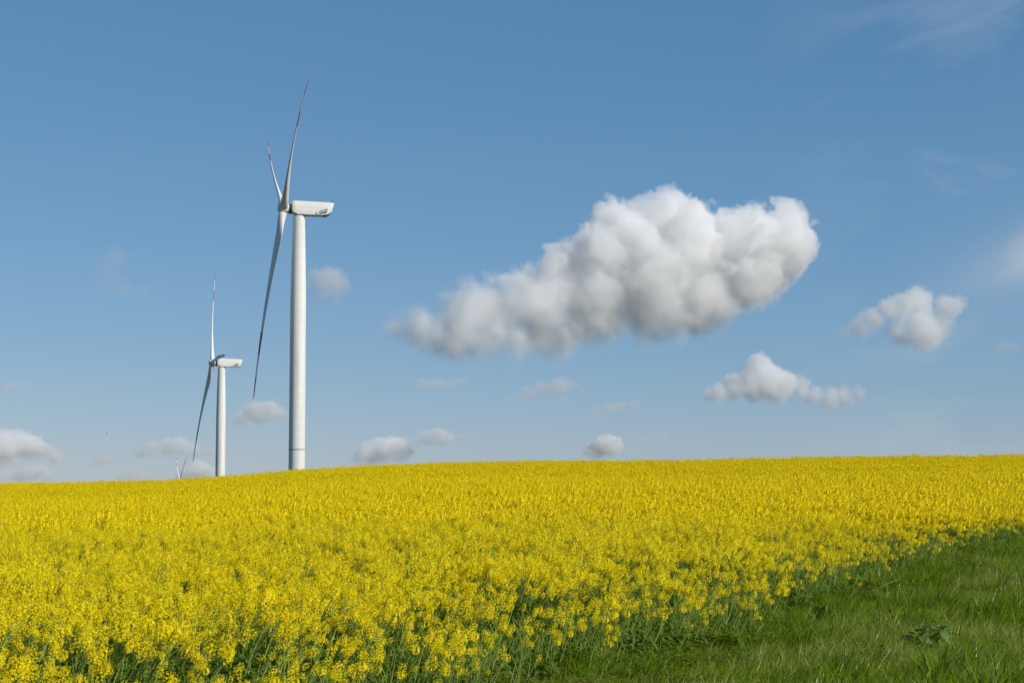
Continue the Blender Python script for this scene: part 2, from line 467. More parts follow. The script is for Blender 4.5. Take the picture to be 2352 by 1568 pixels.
# ------------------------------------------------------------------ rapeseed plants
M_stem = mat('rape_stem_green', (0.17, 0.25, 0.030), 0.55, 0.08, 9, (0.27, 0.35, 0.08), rnd=0.25)
M_leaf = mat('rape_leaf_green', (0.095, 0.165, 0.022), 0.6, 0.08, 14, (0.16, 0.24, 0.05), transl=0.4, transl_col=(0.26, 0.42, 0.015), rnd=0.25)
M_petal = mat('rape_petal_yellow', (0.91, 0.735, 0.004), 0.45, 0.14, transl=0.20, transl_col=(0.95, 0.75, 0.003), rnd=0.12)
M_bud = mat('rape_bud_yellow_green', (0.52, 0.50, 0.02), 0.6, 0.1, rnd=0.2)
PM = [M_stem, M_leaf, M_petal, M_bud]

class MB:
    def __init__(s): s.v, s.f, s.m = [], [], []
    def add(s, v, f, m):
        b = len(s.v); s.v += [tuple(p) for p in v]
        s.f += [tuple(i + b for i in q) for q in f]; s.m += [m] * len(f)
    def merge(s, o):
        b = len(s.v); s.v += o.v; s.f += [tuple(i + b for i in q) for q in o.f]; s.m += o.m
    def build(s, name, mats): return mesh(name, s.v, s.f, mats, s.m)
def rvec(rng):
    while True:
        p = Vector((rng.uniform(-1, 1), rng.uniform(-1, 1), rng.uniform(-1, 1)))
        if 0.05 < p.length < 1: return p.normalized()
def strip(pts, ws, side, cup=0.0):
    v, f = [], []
    for p, w in zip(pts, ws):
        v += [p - side * w, p + Vector((0, 0, -cup * w)), p + side * w] if cup else [p - side * w, p + side * w]
    n = 3 if cup else 2
    for i in range(len(pts) - 1):
        for k in range(n - 1):
            f.append((i*n+k, i*n+k+1, (i+1)*n+k+1, (i+1)*n+k))
    return v, f
def flower(mb, c, n, s, rng, lod):
    t = n.orthogonal().normalized(); t.rotate(Matrix.Rotation(rng.uniform(0, 6.28), 3, n)); b = n.cross(t)
    if lod == 0:
        for k in range(4):
            d = t * math.cos(k * 1.5708) + b * math.sin(k * 1.5708); e = n.cross(d)
            l = s * rng.uniform(.85, 1.15); cu = rng.uniform(0.0, 0.5)
            p0 = c + d * l * 0.12
            p1 = c + d * l * 0.65 + e * l * 0.36 + n * l * cu * .5
            p2 = c + d * l * 1.0 + n * l * cu * .7
            p3 = c + d * l * 0.65 - e * l * 0.36 + n * l * cu * .5
            mb.add([p0, p1, p2, p3], [(0, 1, 2, 3)], 2)
    else:
        s *= 1.12
        mb.add([c + t*s, c + b*s + n*s*.3, c - t*s, c - b*s + n*s*.3], [(0, 1, 2, 3)], 2)
def raceme(p, d, rng, lod, size=1.0):
    """Flower head: an open dome of four-petalled flowers under a knot of buds."""
    mb = MB()
    L = rng.uniform(0.035, 0.105) * size
    nf = int(rng.uniform(30, 50) * (0.8 if lod else 1))
    rad = rng.uniform(0.020, 0.030) * size
    t = d.orthogonal().normalized(); b = d.cross(t)
    for k in range(nf):
        q = k / nf
        a = k * 2.4 + rng.uniform(-.4, .4)
        out = t * math.cos(a) + b * math.sin(a)
        rr = rad * (0.55 + 0.45 * math.sin(q * 2.2 + .3)) * rng.uniform(.8, 1.15)
        c = p + d * (L * (1 - q)) + out * rr
        flower(mb, c, (out * 0.8 + d * 0.7 + rvec(rng) * 0.35).normalized(), 0.0076 * size * rng.uniform(.85, 1.2), rng, lod)
        if lod == 0 and k % 3 == 0:
            mb.add([c, c + out * .0016, p + d * (L * (1 - q) - .012)], [(0, 1, 2)], 0)
    for k in range(5 if lod == 0 else 2):
        c = p + d * (L + rng.uniform(0, .010)) + rvec(rng) * .007
        s = .0042
        mb.add([c + d*s*1.6, c + t*s, c + b*s, c - t*s, c - b*s], [(0, 1, 2), (0, 2, 3), (0, 3, 4), (0, 4, 1)], 3)
    return mb
def leaf(base, d, ln, w, rng, droop=0.5):
    side = Vector((0, 0, 1)).cross(d)
    side = side.normalized() if side.length > 1e-3 else Vector((1, 0, 0))
    side = (side + rvec(rng) * .35).normalized()
    pts, ws = [], []
    for k in range(5):
        q = k / 4
        pts.append(base + d * ln * q + Vector((0, 0, -droop * ln * q * q)))
        ws.append(w * (0.25 + 1.3 * q * (1 - q) * 2.3) * (0.0 if k == 4 else 1) + .0005)
    return strip(pts, ws, side, 0.25)
def curve(p0, lean, h, wob, rng, n=6):
    ph = rng.uniform(0, 6.28)
    out = []
    for k in range(n + 1):
        q = k / n
        out.append(p0 + Vector((lean.x * q ** 1.5 + wob * math.sin(q * 5 + ph), lean.y * q ** 1.5 + wob * math.cos(q * 4 + ph), h * q * (1 - 0.06 * q))))
    return out
def rape(rng, lod, H=0.75, heads=5):
    """Stem with branches, foliage, and a list of flower heads. All lean down-wind, to +x."""
    stem, fol, hd = MB(), MB(), []
    lean = Vector((rng.uniform(0.08, 0.30), rng.uniform(-0.10, 0.08), 0)) * (H / .75)
    ns = 4 if lod == 0 else 3
    pts = curve(Vector((0, 0, 0)), lean, H, 0.012, rng)
    stem.add(*tube(pts, 0.0068, ns, 0.0032), 0)
    tips = [(pts[-1], (pts[-1] - pts[-2]).normalized())]
    for k in range(heads - 1):
        q = rng.uniform(0.42, 0.86)
        i = q * 6; i0 = int(i); b0 = pts[i0].lerp(pts[i0 + 1], i - i0)
        a = rng.uniform(0, 6.28)
        tgt_h = H * rng.uniform(0.84, 1.02) - b0.z
        out = rng.uniform(0.05, 0.13)
        ln = Vector((math.cos(a) * out + lean.x * 0.45, math.sin(a) * out, 0))
        bp = curve(b0, ln, max(tgt_h, .05), 0.006, rng, 4)
        stem.add(*tube(bp, 0.004, 3, 0.002), 0)
        tips.append((bp[-1], (bp[-1] - bp[-2]).normalized()))
        if lod == 0:
            fol.add(*leaf(b0, (ln.normalized() + Vector((0, 0, .6))).normalized(), rng.uniform(.05, .10), rng.uniform(.006, .012), rng), 1)
    nl = 9 if lod == 0 else 4
    for k in range(nl):
        q = rng.uniform(0.04, 0.52)
        i = q * 6; i0 = int(i); b0 = pts[i0].lerp(pts[i0 + 1], i - i0)
        a = rng.uniform(0, 6.28)
        d = Vector((math.cos(a), math.sin(a), rng.uniform(.2, 1.1))).normalized()
        big = 1 - q
        fol.add(*leaf(b0, d, rng.uniform(.08, .13) + .12 * big, rng.uniform(.008, .014) + .020 * big, rng, rng.uniform(.3, .9)), 1)
    for p, d in tips:
        d = (d + Vector((rng.uniform(-.15, .3), rng.uniform(-.2, .2), .4))).normalized()
        hd.append(raceme(p - d * .02, d, rng, lod, rng.uniform(1.0, 1.5)))
    return stem, fol, hd

PROTO = {}
def proto(kind, name, me):
    c = PROTO.setdefault(kind, bpy.data.collections.new('prototypes_' + kind))
    o = bpy.data.objects.new('%s_%02d' % (name, len(c.objects)), me)
    c.objects.link(o)
def full(parts, name):
    mb = MB()
    for p in parts: mb.merge(p)
    return mb.build(name, PM)

NV = 14
VAR = []                                   # split parts of the near plants, shared by the individuals
for i in range(NV):
    rng = random.Random(100 + i)
    hds = rng.choice([3, 4, 4, 5, 6]) if i < 10 else 2 if i < 12 else 3
    s_, f_, h_ = rape(rng, 0, rng.uniform(.68, .82) if i < 10 else .58, hds)
    if i >= 12: h_ = []
    elif i >= 10: h_ = h_[:i - 9]
    VAR.append((s_.build('stem', PM), f_.build('foliage', PM), [q.build('flower_head', PM) for q in h_]))
    proto('near', 'rapeseed', full([s_, f_] + h_, 'rapeseed'))
for i in range(10):
    rng = random.Random(300 + i)
    s_, f_, h_ = rape(rng, 1, rng.uniform(.68, .82), rng.choice([4, 5, 6, 6]))
    proto('mid', 'rapeseed', full([s_, f_] + h_, 'rapeseed'))
def far_clump(rng):
    mb = MB()
    for k in range(9):
        x, y, h = rng.uniform(-.27, .27), rng.uniform(-.27, .27), rng.gauss(.72, .06)
        top = Vector((x + .15, y, h))
        if k % 3 == 0: mb.add(*tube([(x, y, 0), top], .006, 3), 0)
        for j in range(4):
            c = top + Vector((rng.uniform(-.12, .12), rng.uniform(-.12, .12), rng.uniform(-.13, .05)))
            for l in range(9):
                n = (rvec(rng) + Vector((0, 0, .5))).normalized()
                flower(mb, c + Vector((rng.gauss(0, .014), rng.gauss(0, .014), rng.gauss(0, .024))), n, .0135, rng, 1)
        for j in range(2):
            a = rng.uniform(0, 6.28)
            mb.add(*leaf(Vector((x, y, rng.uniform(.25, .5))), Vector((math.cos(a), math.sin(a), .6)).normalized(), .16, .03, rng), 1)
    return mb.build('rapeseed_clump', PM)
for i in range(10):
    proto('far', 'rapeseed_clump', far_clump(random.Random(500 + i)))

def scatter_object(name, kind, pos, rot, sc, vi, label, cat):
    n = len(pos)
    me = bpy.data.meshes.new(name)
    me.vertices.add(n)
    me.vertices.foreach_set('co', np.asarray(pos, np.float32).ravel())
    for nm, ty, arr, key in (('rot', 'FLOAT_VECTOR', rot, 'vector'), ('sc', 'FLOAT', sc, 'value'), ('vi', 'INT', vi, 'value')):
        at_ = me.attributes.new(nm, ty, 'POINT')
        at_.data.foreach_set(key, np.asarray(arr, np.int32 if ty == 'INT' else np.float32).ravel())
    o = link(name, me)
    ng = bpy.data.node_groups.new(name + '_scatter', 'GeometryNodeTree')
    ng.interface.new_socket('Geometry', in_out='INPUT', socket_type='NodeSocketGeometry')
    ng.interface.new_socket('Geometry', in_out='OUTPUT', socket_type='NodeSocketGeometry')
    N = ng.nodes.new
    gi, go, ip, ci = N('NodeGroupInput'), N('NodeGroupOutput'), N('GeometryNodeInstanceOnPoints'), N('GeometryNodeCollectionInfo')
    ci.inputs['Collection'].default_value = PROTO[kind]
    ci.inputs['Separate Children'].default_value = True
    ci.inputs['Reset Children'].default_value = True
    ip.inputs['Pick Instance'].default_value = True
    def attr(nm, ty):
        a = N('GeometryNodeInputNamedAttribute'); a.data_type = ty; a.inputs['Name'].default_value = nm
        return a.outputs['Attribute']
    ng.links.new(gi.outputs[0], ip.inputs['Points'])
    ng.links.new(ci.outputs[0], ip.inputs['Instance'])
    ng.links.new(attr('vi', 'INT'), ip.inputs['Instance Index'])
    ng.links.new(attr('rot', 'FLOAT_VECTOR'), ip.inputs['Rotation'])
    ng.links.new(attr('sc', 'FLOAT'), ip.inputs['Scale'])
    ng.links.new(ip.outputs[0], go.inputs[0])
    md = o.modifiers.new('scatter', 'NODES'); md.node_group = ng
    tag(o, label, cat, kind='stuff')
    return o

rs = np.random.RandomState(7)
def wedge(y0, y1, dens, margin=2.5, umax=0.30):
    """Random points of a density per square metre in the part of the ground the camera looks over."""
    xm = umax * y1 + margin
    n = int(dens * 2 * xm * (y1 - y0))
    x = rs.uniform(-xm, xm, n); y = rs.uniform(y0, y1, n)
    k = np.abs(x) < umax * y + margin
    return x[k], y[k]
def in_frame(x, y, z):
    d = np.stack([x, y, z - EYE], -1) @ np.array(CAM_M)
    px = PW/2 + FOC * d[:, 0] / -d[:, 2]; py = PH/2 - FOC * d[:, 1] / -d[:, 2]
    return px, py
lowf = lambda x, y: 0.5 * np.sin(x * .9 + 1.7 * np.sin(y * .35)) * np.sin(y * .5 + .8 * np.sin(x * .4)) + 0.5 * np.sin(x * .23 + y * .31)
def crop_points(y0, y1, dens):
    x, y = wedge(y0, y1, dens)
    d = edge(x, y)
    k = rs.rand(len(x)) < np.where(d < 0, np.clip(0.40 - d * 0.55, 0, 1), .26 * np.exp(-np.maximum(d, 0) / .4) * (d < .7))
    x, y, d = x[k], y[k], d[k]
    sc = np.clip(0.80 + 0.12 * -d, .80, 1.0) * rs.normal(1, .10, len(x)) * (1 + .07 * lowf(x, y))
    tram = np.exp(-((y - 97 - .22 * x) / 1.0) ** 2) + np.exp(-((y - 118 - .22 * x) / 1.0) ** 2)   # old wheelings, crop set back
    sc = sc * (1 - .2 * tram)
    return x, y, d, sc
# near
x, y, d, sc = crop_points(5, 32, 21)
ex, ey = wedge(5, 38, 60); ed = edge(ex, ey)          # bare side stems standing along the edge
ek = (np.abs(ed + .15) < .8) & (rs.rand(len(ex)) < 1 - np.abs(ed + .15) / 1.1)
n_main = len(x)
x, y, d, sc = np.append(x, ex[ek]), np.append(y, ey[ek]), np.append(d, ed[ek]), np.append(sc, rs.uniform(.6, 1.0, ek.sum()))
z = gz(x, y)
vi = np.where(np.arange(len(x)) < n_main, rs.randint(0, 10, len(x)), np.where(rs.rand(len(x)) < .75, rs.randint(12, 14, len(x)), rs.randint(10, 12, len(x))))
vi = np.where((d > -0.3) & (rs.rand(len(x)) < .6), rs.randint(10, 14, len(x)), vi)
rot = np.stack([rs.normal(0, .06, len(x)), rs.normal(0.02, .09, len(x)), rs.normal(0, .5, len(x))], -1)
px, py = in_frame(x + .18, y, z + .75 * sc)
ok = (px > -20) & (px < PW + 20) & (py < PH + 8)
order = np.argsort(np.where(ok, np.hypot(x, y), 1e9))[:300]
ind = np.zeros(len(x), bool); ind[order] = True
k = ~ind
scatter_object('rapeseed_crop', 'near', np.stack([x, y, z], -1)[k], rot[k], sc[k], vi[k], 'dense yellow rapeseed crop in full flower behind the nearest plants', 'rapeseed field')
print('near', len(x))
NEAR = [(x[i], y[i], z[i], rot[i], sc[i], int(vi[i]), px[i], d[i]) for i in order]
x, y, d, sc = crop_points(32, 72, 28)
print('mid', len(x))
scatter_object('rapeseed_crop', 'mid', np.stack([x, y, gz(x, y)], -1), np.stack([rs.normal(0, .06, len(x)), rs.normal(0.02, .09, len(x)), rs.normal(0, .5, len(x))], -1), sc, rs.randint(0, 10, len(x)), 'yellow rapeseed crop on the middle slope of the field', 'rapeseed field')
x, y, d, sc = crop_points(72, 185, 5.2)
print('far', len(x))
scatter_object('rapeseed_crop', 'far', np.stack([x, y, gz(x, y)], -1), np.stack([rs.normal(0, .05, len(x)), rs.normal(0, .07, len(x)), rs.uniform(-.6, .6, len(x))], -1), sc, rs.randint(0, 10, len(x)), 'yellow rapeseed crop running up to the crest of the field', 'rapeseed field')

# the 300 nearest plants, each a thing of its own
GRP = 'flowering rapeseed plants along the near edge of the field'
def plant_label(px, d, v):
    n = len(VAR[v][2])
    zone = 'lower left corner of the field' if px < 500 else 'bottom edge left of centre' if px < 900 else 'field edge facing the grass'
    if n == 0: return 'leafy green rapeseed stem without flowers at the %s' % zone
    size = 'small' if n <= 2 else 'slender' if n <= 4 else 'bushy' if n <= 5 else 'many-headed'
    return '%s rapeseed plant with %d yellow head%s at the %s' % (size, n, '' if n == 1 else 's', zone)
for (x_, y_, z_, r_, s_, v_, px_, d_) in NEAR:
    root = empty('rapeseed_plant', (x_, y_, z_))
    root.rotation_euler = tuple(r_); root.scale = (s_,) * 3
    tag(root, plant_label(px_, d_, v_), 'rapeseed plant', GRP)
    st, fo, hs = VAR[v_]
    for nm, me in [('stem', st), ('foliage', fo)] + [('flower_head', h) for h in hs]:
        o = bpy.data.objects.new(nm, me); COL.objects.link(o); o.parent = root

# ------------------------------------------------------------------ grass verge
M_gr = [mat('grass_mid_green', (0.20, 0.275, 0.010), 0.36, 0.45, transl=0.45, transl_col=(0.40, 0.58, 0.008), rnd=0.6),
        mat('grass_pale_green', (0.32, 0.36, 0.075), 0.5, 0.3, transl=0.35, transl_col=(0.34, 0.40, 0.04), rnd=0.5),
        mat('grass_deep_green', (0.115, 0.195, 0.008), 0.5, 0.25, transl=0.45, transl_col=(0.22, 0.40, 0.006), rnd=0.55),
        mat('dry_grass_straw', (0.42, 0.34, 0.15), 0.6, 0.2, rnd=0.25),
        mat('weed_leaf_green', (0.14, 0.22, 0.012), 0.5, 0.15, transl=0.42, transl_col=(0.28, 0.42, 0.008), rnd=0.3),
        mat('weed_tip_olive', (0.16, 0.15, 0.02), 0.6, 0.15, transl=0.25, transl_col=(.2, .2, .02), rnd=0.3)]
def blade(mb, p, h, w, lean, rng, m):
    a = rng.uniform(0, 3.14)
    side = Vector((math.cos(a), math.sin(a), 0))
    pts, ws = [], []
    for k in range(4):
        q = k / 3
        pts.append(p + Vector((lean.x * q * q, lean.y * q * q, h * (q - 0.18 * q * q * min(lean.length / h, 2)))))
        ws.append(w * (1 - q) ** .7 + .0003)
    mb.add(*strip(pts, ws, side), m)
def tuft(rng, n, rad, h0, h1, w, ms, lx):
    mb = MB()
    for k in range(n):
        a = rng.uniform(0, 6.28); r = rad * math.sqrt(rng.random())
        h = rng.uniform(h0, h1)
        lean = Vector((lx * h + rng.gauss(0, .35) * h, rng.gauss(0, .4) * h, 0))
        blade(mb, Vector((math.cos(a) * r, math.sin(a) * r, -.01)), h, w * rng.uniform(.7, 1.3), lean, rng, rng.choice(ms))
    return mb.build('grass_tuft', M_gr)
def weed(rng, n, rad, h, ms):
    mb = MB()
    for k in range(n):
        a = rng.uniform(0, 6.28); r = rad * math.sqrt(rng.random())
        hh = h * rng.uniform(.4, 1)
        p = Vector((math.cos(a) * r, math.sin(a) * r, hh))
        a = rng.uniform(0, 6.28)
        d = Vector((math.cos(a), math.sin(a), rng.uniform(-.2, .8))).normalized()
        mb.add(*leaf(p, d, rng.uniform(.025, .055), rng.uniform(.006, .013), rng, .4), rng.choice(ms))
        if k % 4 == 0: mb.add(*tube([(p.x, p.y, 0), p], .002, 3), 4)
    return mb.build('weed_tuft', M_gr)
for i in range(5): proto('grass', 'grass_tuft', tuft(random.Random(700+i), 34, .15, .08, .27, .0062, [0, 0, 0, 0, 2, 1], .35))
for i in range(3): proto('grass', 'grass_tuft', tuft(random.Random(710+i), 50, .16, .10, .30, .0036, [1, 1, 0, 0, 1, 3], .6))
for i in range(3): proto('grass', 'grass_tuft', tuft(random.Random(720+i), 34, .12, .14, .36, .0070, [2, 2, 0], .3))
for i in range(4): proto('weeds', 'weed_tuft', weed(random.Random(740+i), 80, .15, .14, [4, 4, 2, 4, 5]))
for i in range(3): proto('weeds', 'weed_tuft', weed(random.Random(750+i), 100, .16, .22, [4, 5, 5, 2]))
def broad_tuft(rng):
    mb = MB()
    for k in range(rng.randint(9, 16)):
        a = rng.uniform(0, 6.28)
        d = Vector((math.cos(a), math.sin(a), rng.uniform(.2, 1.4))).normalized()
        mb.add(*leaf(Vector((rng.uniform(-.05, .05), rng.uniform(-.05, .05), rng.uniform(.0, .08))), d, rng.uniform(.07, .16), rng.uniform(.014, .026), rng, rng.uniform(.3, .9)), rng.choice([0, 4, 4, 1]))
    return mb.build('weed_tuft', M_gr)
for i in range(5): proto('weeds', 'weed_tuft', broad_tuft(random.Random(760+i)))
gn = lambda x, y, s, o: np.array([noise.fractal(Vector((a * s + o, b * s, o)), 1.0, 2.0, 3) for a, b in zip(x, y)])
def verge(y0, y1, dens):
    x, y = wedge(y0, y1, dens, 2.5, .30)
    d = edge(x, y)
    k = d > -1.6
    return x[k], y[k], d[k]
X = [verge(8, 28, 62), verge(28, 60, 34), verge(60, 150, 10)]
x, y, d = (np.concatenate([q[i] for q in X]) for i in range(3))
n1 = gn(x, y, .55, 3.0); n2 = gn(x, y, .9, 9.0)
cls = np.where(n1 + .09 * (d - 2.6) > .20, 1, np.where(n2 > .22, 2, 0))
vi = np.select([cls == 0, cls == 1], [rs.randint(0, 5, len(x)), rs.randint(5, 8, len(x))], rs.randint(8, 11, len(x)))
sc = rs.uniform(.75, 1.25, len(x)) * np.clip(.62 + .16 * d, .62, 1.0) * (1 + .5 * n2)
scatter_object('grass_verge', 'grass', np.stack([x, y, gz(x, y)], -1), np.stack([rs.normal(0, .08, len(x)), rs.normal(0, .08, len(x)), rs.normal(0, .7, len(x))], -1), sc, vi, 'windswept green grass beside the rapeseed field', 'grass')
print('grass', len(x))
X = [verge(8, 30, 13), verge(30, 60, 6)]
x, y, d = (np.concatenate([q[i] for q in X]) for i in range(3))
n1 = gn(x, y, .7, 21.0)
k = (n1 + np.where(d < 1.6, .35, -.12) > .12) & (d > -.8)
x, y, d, n1 = x[k], y[k], d[k], n1[k]
scatter_object('ground_weeds', 'weeds', np.stack([x, y, gz(x, y)], -1), np.stack([rs.normal(0, .1, len(x)), rs.normal(0, .1, len(x)), rs.uniform(0, 6.28, len(x))], -1), rs.uniform(.7, 1.25, len(x)), np.where(rs.rand(len(x)) < .3, rs.randint(7, 12, len(x)), np.where(d < 1.2, rs.randint(4, 7, len(x)), rs.randint(0, 5, len(x)))), 'low tangled weeds between the crop edge and the grass', 'weeds')

# single plants and straws one can point at
def on_ground(px, py):
    """Where the view ray of a photo point meets the ground."""
    lo, hi = 6.0, 120.0
    for yy in np.linspace(lo, hi, 2000):
        p = at(px, py, yy)
        if p.z <= gz(p.x, p.y): return Vector((p.x, yy, float(gz(p.x, yy))))
    return p
M_burdock = mat('burdock_leaf_green', (0.13, 0.22, 0.045), 0.5, 0.3, 12, (0.15, 0.24, 0.06), transl=0.35, transl_col=(.25, .42, .03), rnd=.2)
M_dock = mat('dock_leaf_green', (0.09, 0.17, 0.02), 0.45, 0.3, 10, (0.15, 0.24, 0.04), transl=0.25, transl_col=(.1, .2, .02), rnd=.2)
M_straw = mat('bleached_straw', (0.50, 0.40, 0.24), 0.6, 0.2, 20, (0.36, 0.27, 0.15))
def broad_leaf(base, d, ln, w, rng, droop):
    """Wide lobed leaf on a stalk."""
    side = d.cross(Vector((0, 0, 1))).normalized()
    n, v, f = 9, [], []
    for k in range(n + 1):
        q = k / n
        c = base + d * ln * (.35 + .65 * q) + Vector((0, 0, -droop * ln * q * q))
        ww = w * math.sin(math.pi * min(q * .93 + .05, 1)) ** .7 * (1 + .22 * math.sin(k * 2.4)) + .001
        v += [c - side * ww + Vector((0, 0, .12 * ww)), c + Vector((0, 0, -.10 * ww)), c + side * ww + Vector((0, 0, .12 * ww))]
    for k in range(n):
        for j in range(2): f.append((k*3+j, k*3+j+1, k*3+4+j, k*3+3+j))
    sv, sf = tube([base, base + d * ln * .36], .004, 4)
    return join([(v, f), (sv, sf)])
rng = random.Random(77)
root = empty('burdock', on_ground(2130, 1500))
root.scale = (1.15,) * 3
tag(root, 'bushy broad-leaved burdock clump standing alone in the grass at lower right', 'weed plant')
for k in range(72):
    a = k * 2.4; up = .1 + 1.3 * (k / 72)
    d = Vector((math.cos(a), math.sin(a), up)).normalized()
    ln = rng.uniform(.12, .30)
    link('leaf', mesh('leaf', *broad_leaf(Vector((rng.uniform(-.10, .10), rng.uniform(-.10, .10), rng.uniform(0, .14))), d, ln, rng.uniform(.024, .048), rng, rng.uniform(.2, .9)), M_burdock, smooth=True), root)
for px_, py_, lab in ((1510, 1466, 'upright dock plant with pale long leaves between stems and grass at lower centre'),
                      (1880, 1445, 'dark upright dock plant at the grass edge, right of centre'),
                      (2030, 1435, 'broad leaved dock plant in the grass above the burdock clump')):
    root = empty('dock_plant', on_ground(px_, py_))
    tag(root, lab, 'weed plant', 'dock plants in the grass verge')
    for k in range(7):
        a = rng.uniform(0, 6.28)
        d = Vector((math.cos(a) * .5, math.sin(a) * .5, 1)).normalized()
        link('leaf', mesh('leaf', *broad_leaf(Vector((0, 0, 0)), d, rng.uniform(.24, .42), rng.uniform(.020, .034), rng, rng.uniform(.1, .5)), M_dock, smooth=True), root)
STR = [((1970, 1384), (2063, 1333), 'tan straw stalk lying above the burdock clump'),
       ((2270, 1416), (2328, 1390), 'thick bleached straw stalk at the right of the grass'),
       ((2200, 1477), (2245, 1456), 'short straw stalk right of the burdock clump'),
       ((2132, 1518), (2163, 1494), 'pale straw stalk leaning on the front of the burdock clump'),
       ((1797, 1489), (1832, 1462), 'thin bent straw stalk in the lower middle of the grass'),
       ((1897, 1535), (1880, 1492), 'pale dry stalk leaning left in the grass at lower centre'),
       ((1497, 1549), (1490, 1538), 'short white straw piece in the grass at bottom centre'),
       ((2285, 1440), (2350, 1428), 'fine dry straw lying by the right picture edge'),
       ((2010, 1560), (2045, 1495), 'tall dry grass stalk at bottom right of centre')]
for (a_, b_, lab) in STR:
    p = on_ground(*a_)
    q = at(b_[0], b_[1], p.y + .25)
    mid_ = (p + q) / 2 + Vector((0.01, 0, .02))
    base = p.copy()
    pts = [Vector((0, 0, .06)), mid_ - base + Vector((0, 0, .03)), q - base + Vector((0, 0, .02))]
    o = link('straw_stalk', mesh('straw_stalk', *tube(pts, .0030, 5, .002), M_straw), loc=base)
    tag(o, lab, 'straw', 'dry straws lying in the grass')

# two birds far off over the field
M_bird = mat('dark_bird_feathers', (0.03, 0.03, 0.035), 0.7, 0.2, 20, (0.05, 0.05, 0.055))
def bird_mesh(s):
    body = lathe([(.005, -.16), (.03, -.13), (.055, -.03), (.05, .06), (.032, .12), (.03, .15), (.005, .19)], 8, 'x')
    wv = []
    for sg in (-1, 1):
        wv.append(([(-.05, .03*sg, .02), (.06, .03*sg, .02), (.09, .18*sg, .09), (.03, .38*sg, .06), (-.01, .37*sg, .05), (-.06, .17*sg, .07),
                    (-.05, .03*sg, .01), (.06, .03*sg, .01), (.09, .18*sg, .08), (.03, .38*sg, .055), (-.01, .37*sg, .045), (-.06, .17*sg, .06)],
                   [(0, 1, 2, 5), (5, 2, 3, 4), (6, 11, 8, 7), (11, 10, 9, 8), (0, 6, 7, 1), (1, 7, 8, 2), (2, 8, 9, 3), (3, 9, 10, 4), (4, 10, 11, 5), (5, 11, 6, 0)]))
    tail = ([(-.15, -.02, 0), (-.15, .02, 0), (-.27, .06, .01), (-.27, -.06, .01), (-.15, 0, .012)], [(0, 1, 2, 3), (0, 3, 4), (1, 4, 2), (4, 3, 2), (0, 4, 1)])
    v, f = join([body] + wv + [tail])
    return fix(mesh('bird', [(a*s, b*s, c*s) for a, b, c in v], f, M_bird))
for px_, py_, rz, lab in ((245, 994, .8, 'tiny dark bird flying alone high over the left of the field'), (218, 1104, 2.2, 'tiny dark bird skimming just over the crest at the left')):
    o = link('bird', bird_mesh(1.0), loc=at(px_, py_, 420)); o.rotation_euler = (0.2, 0, rz)
    tag(o, lab, 'bird', 'birds over the field')

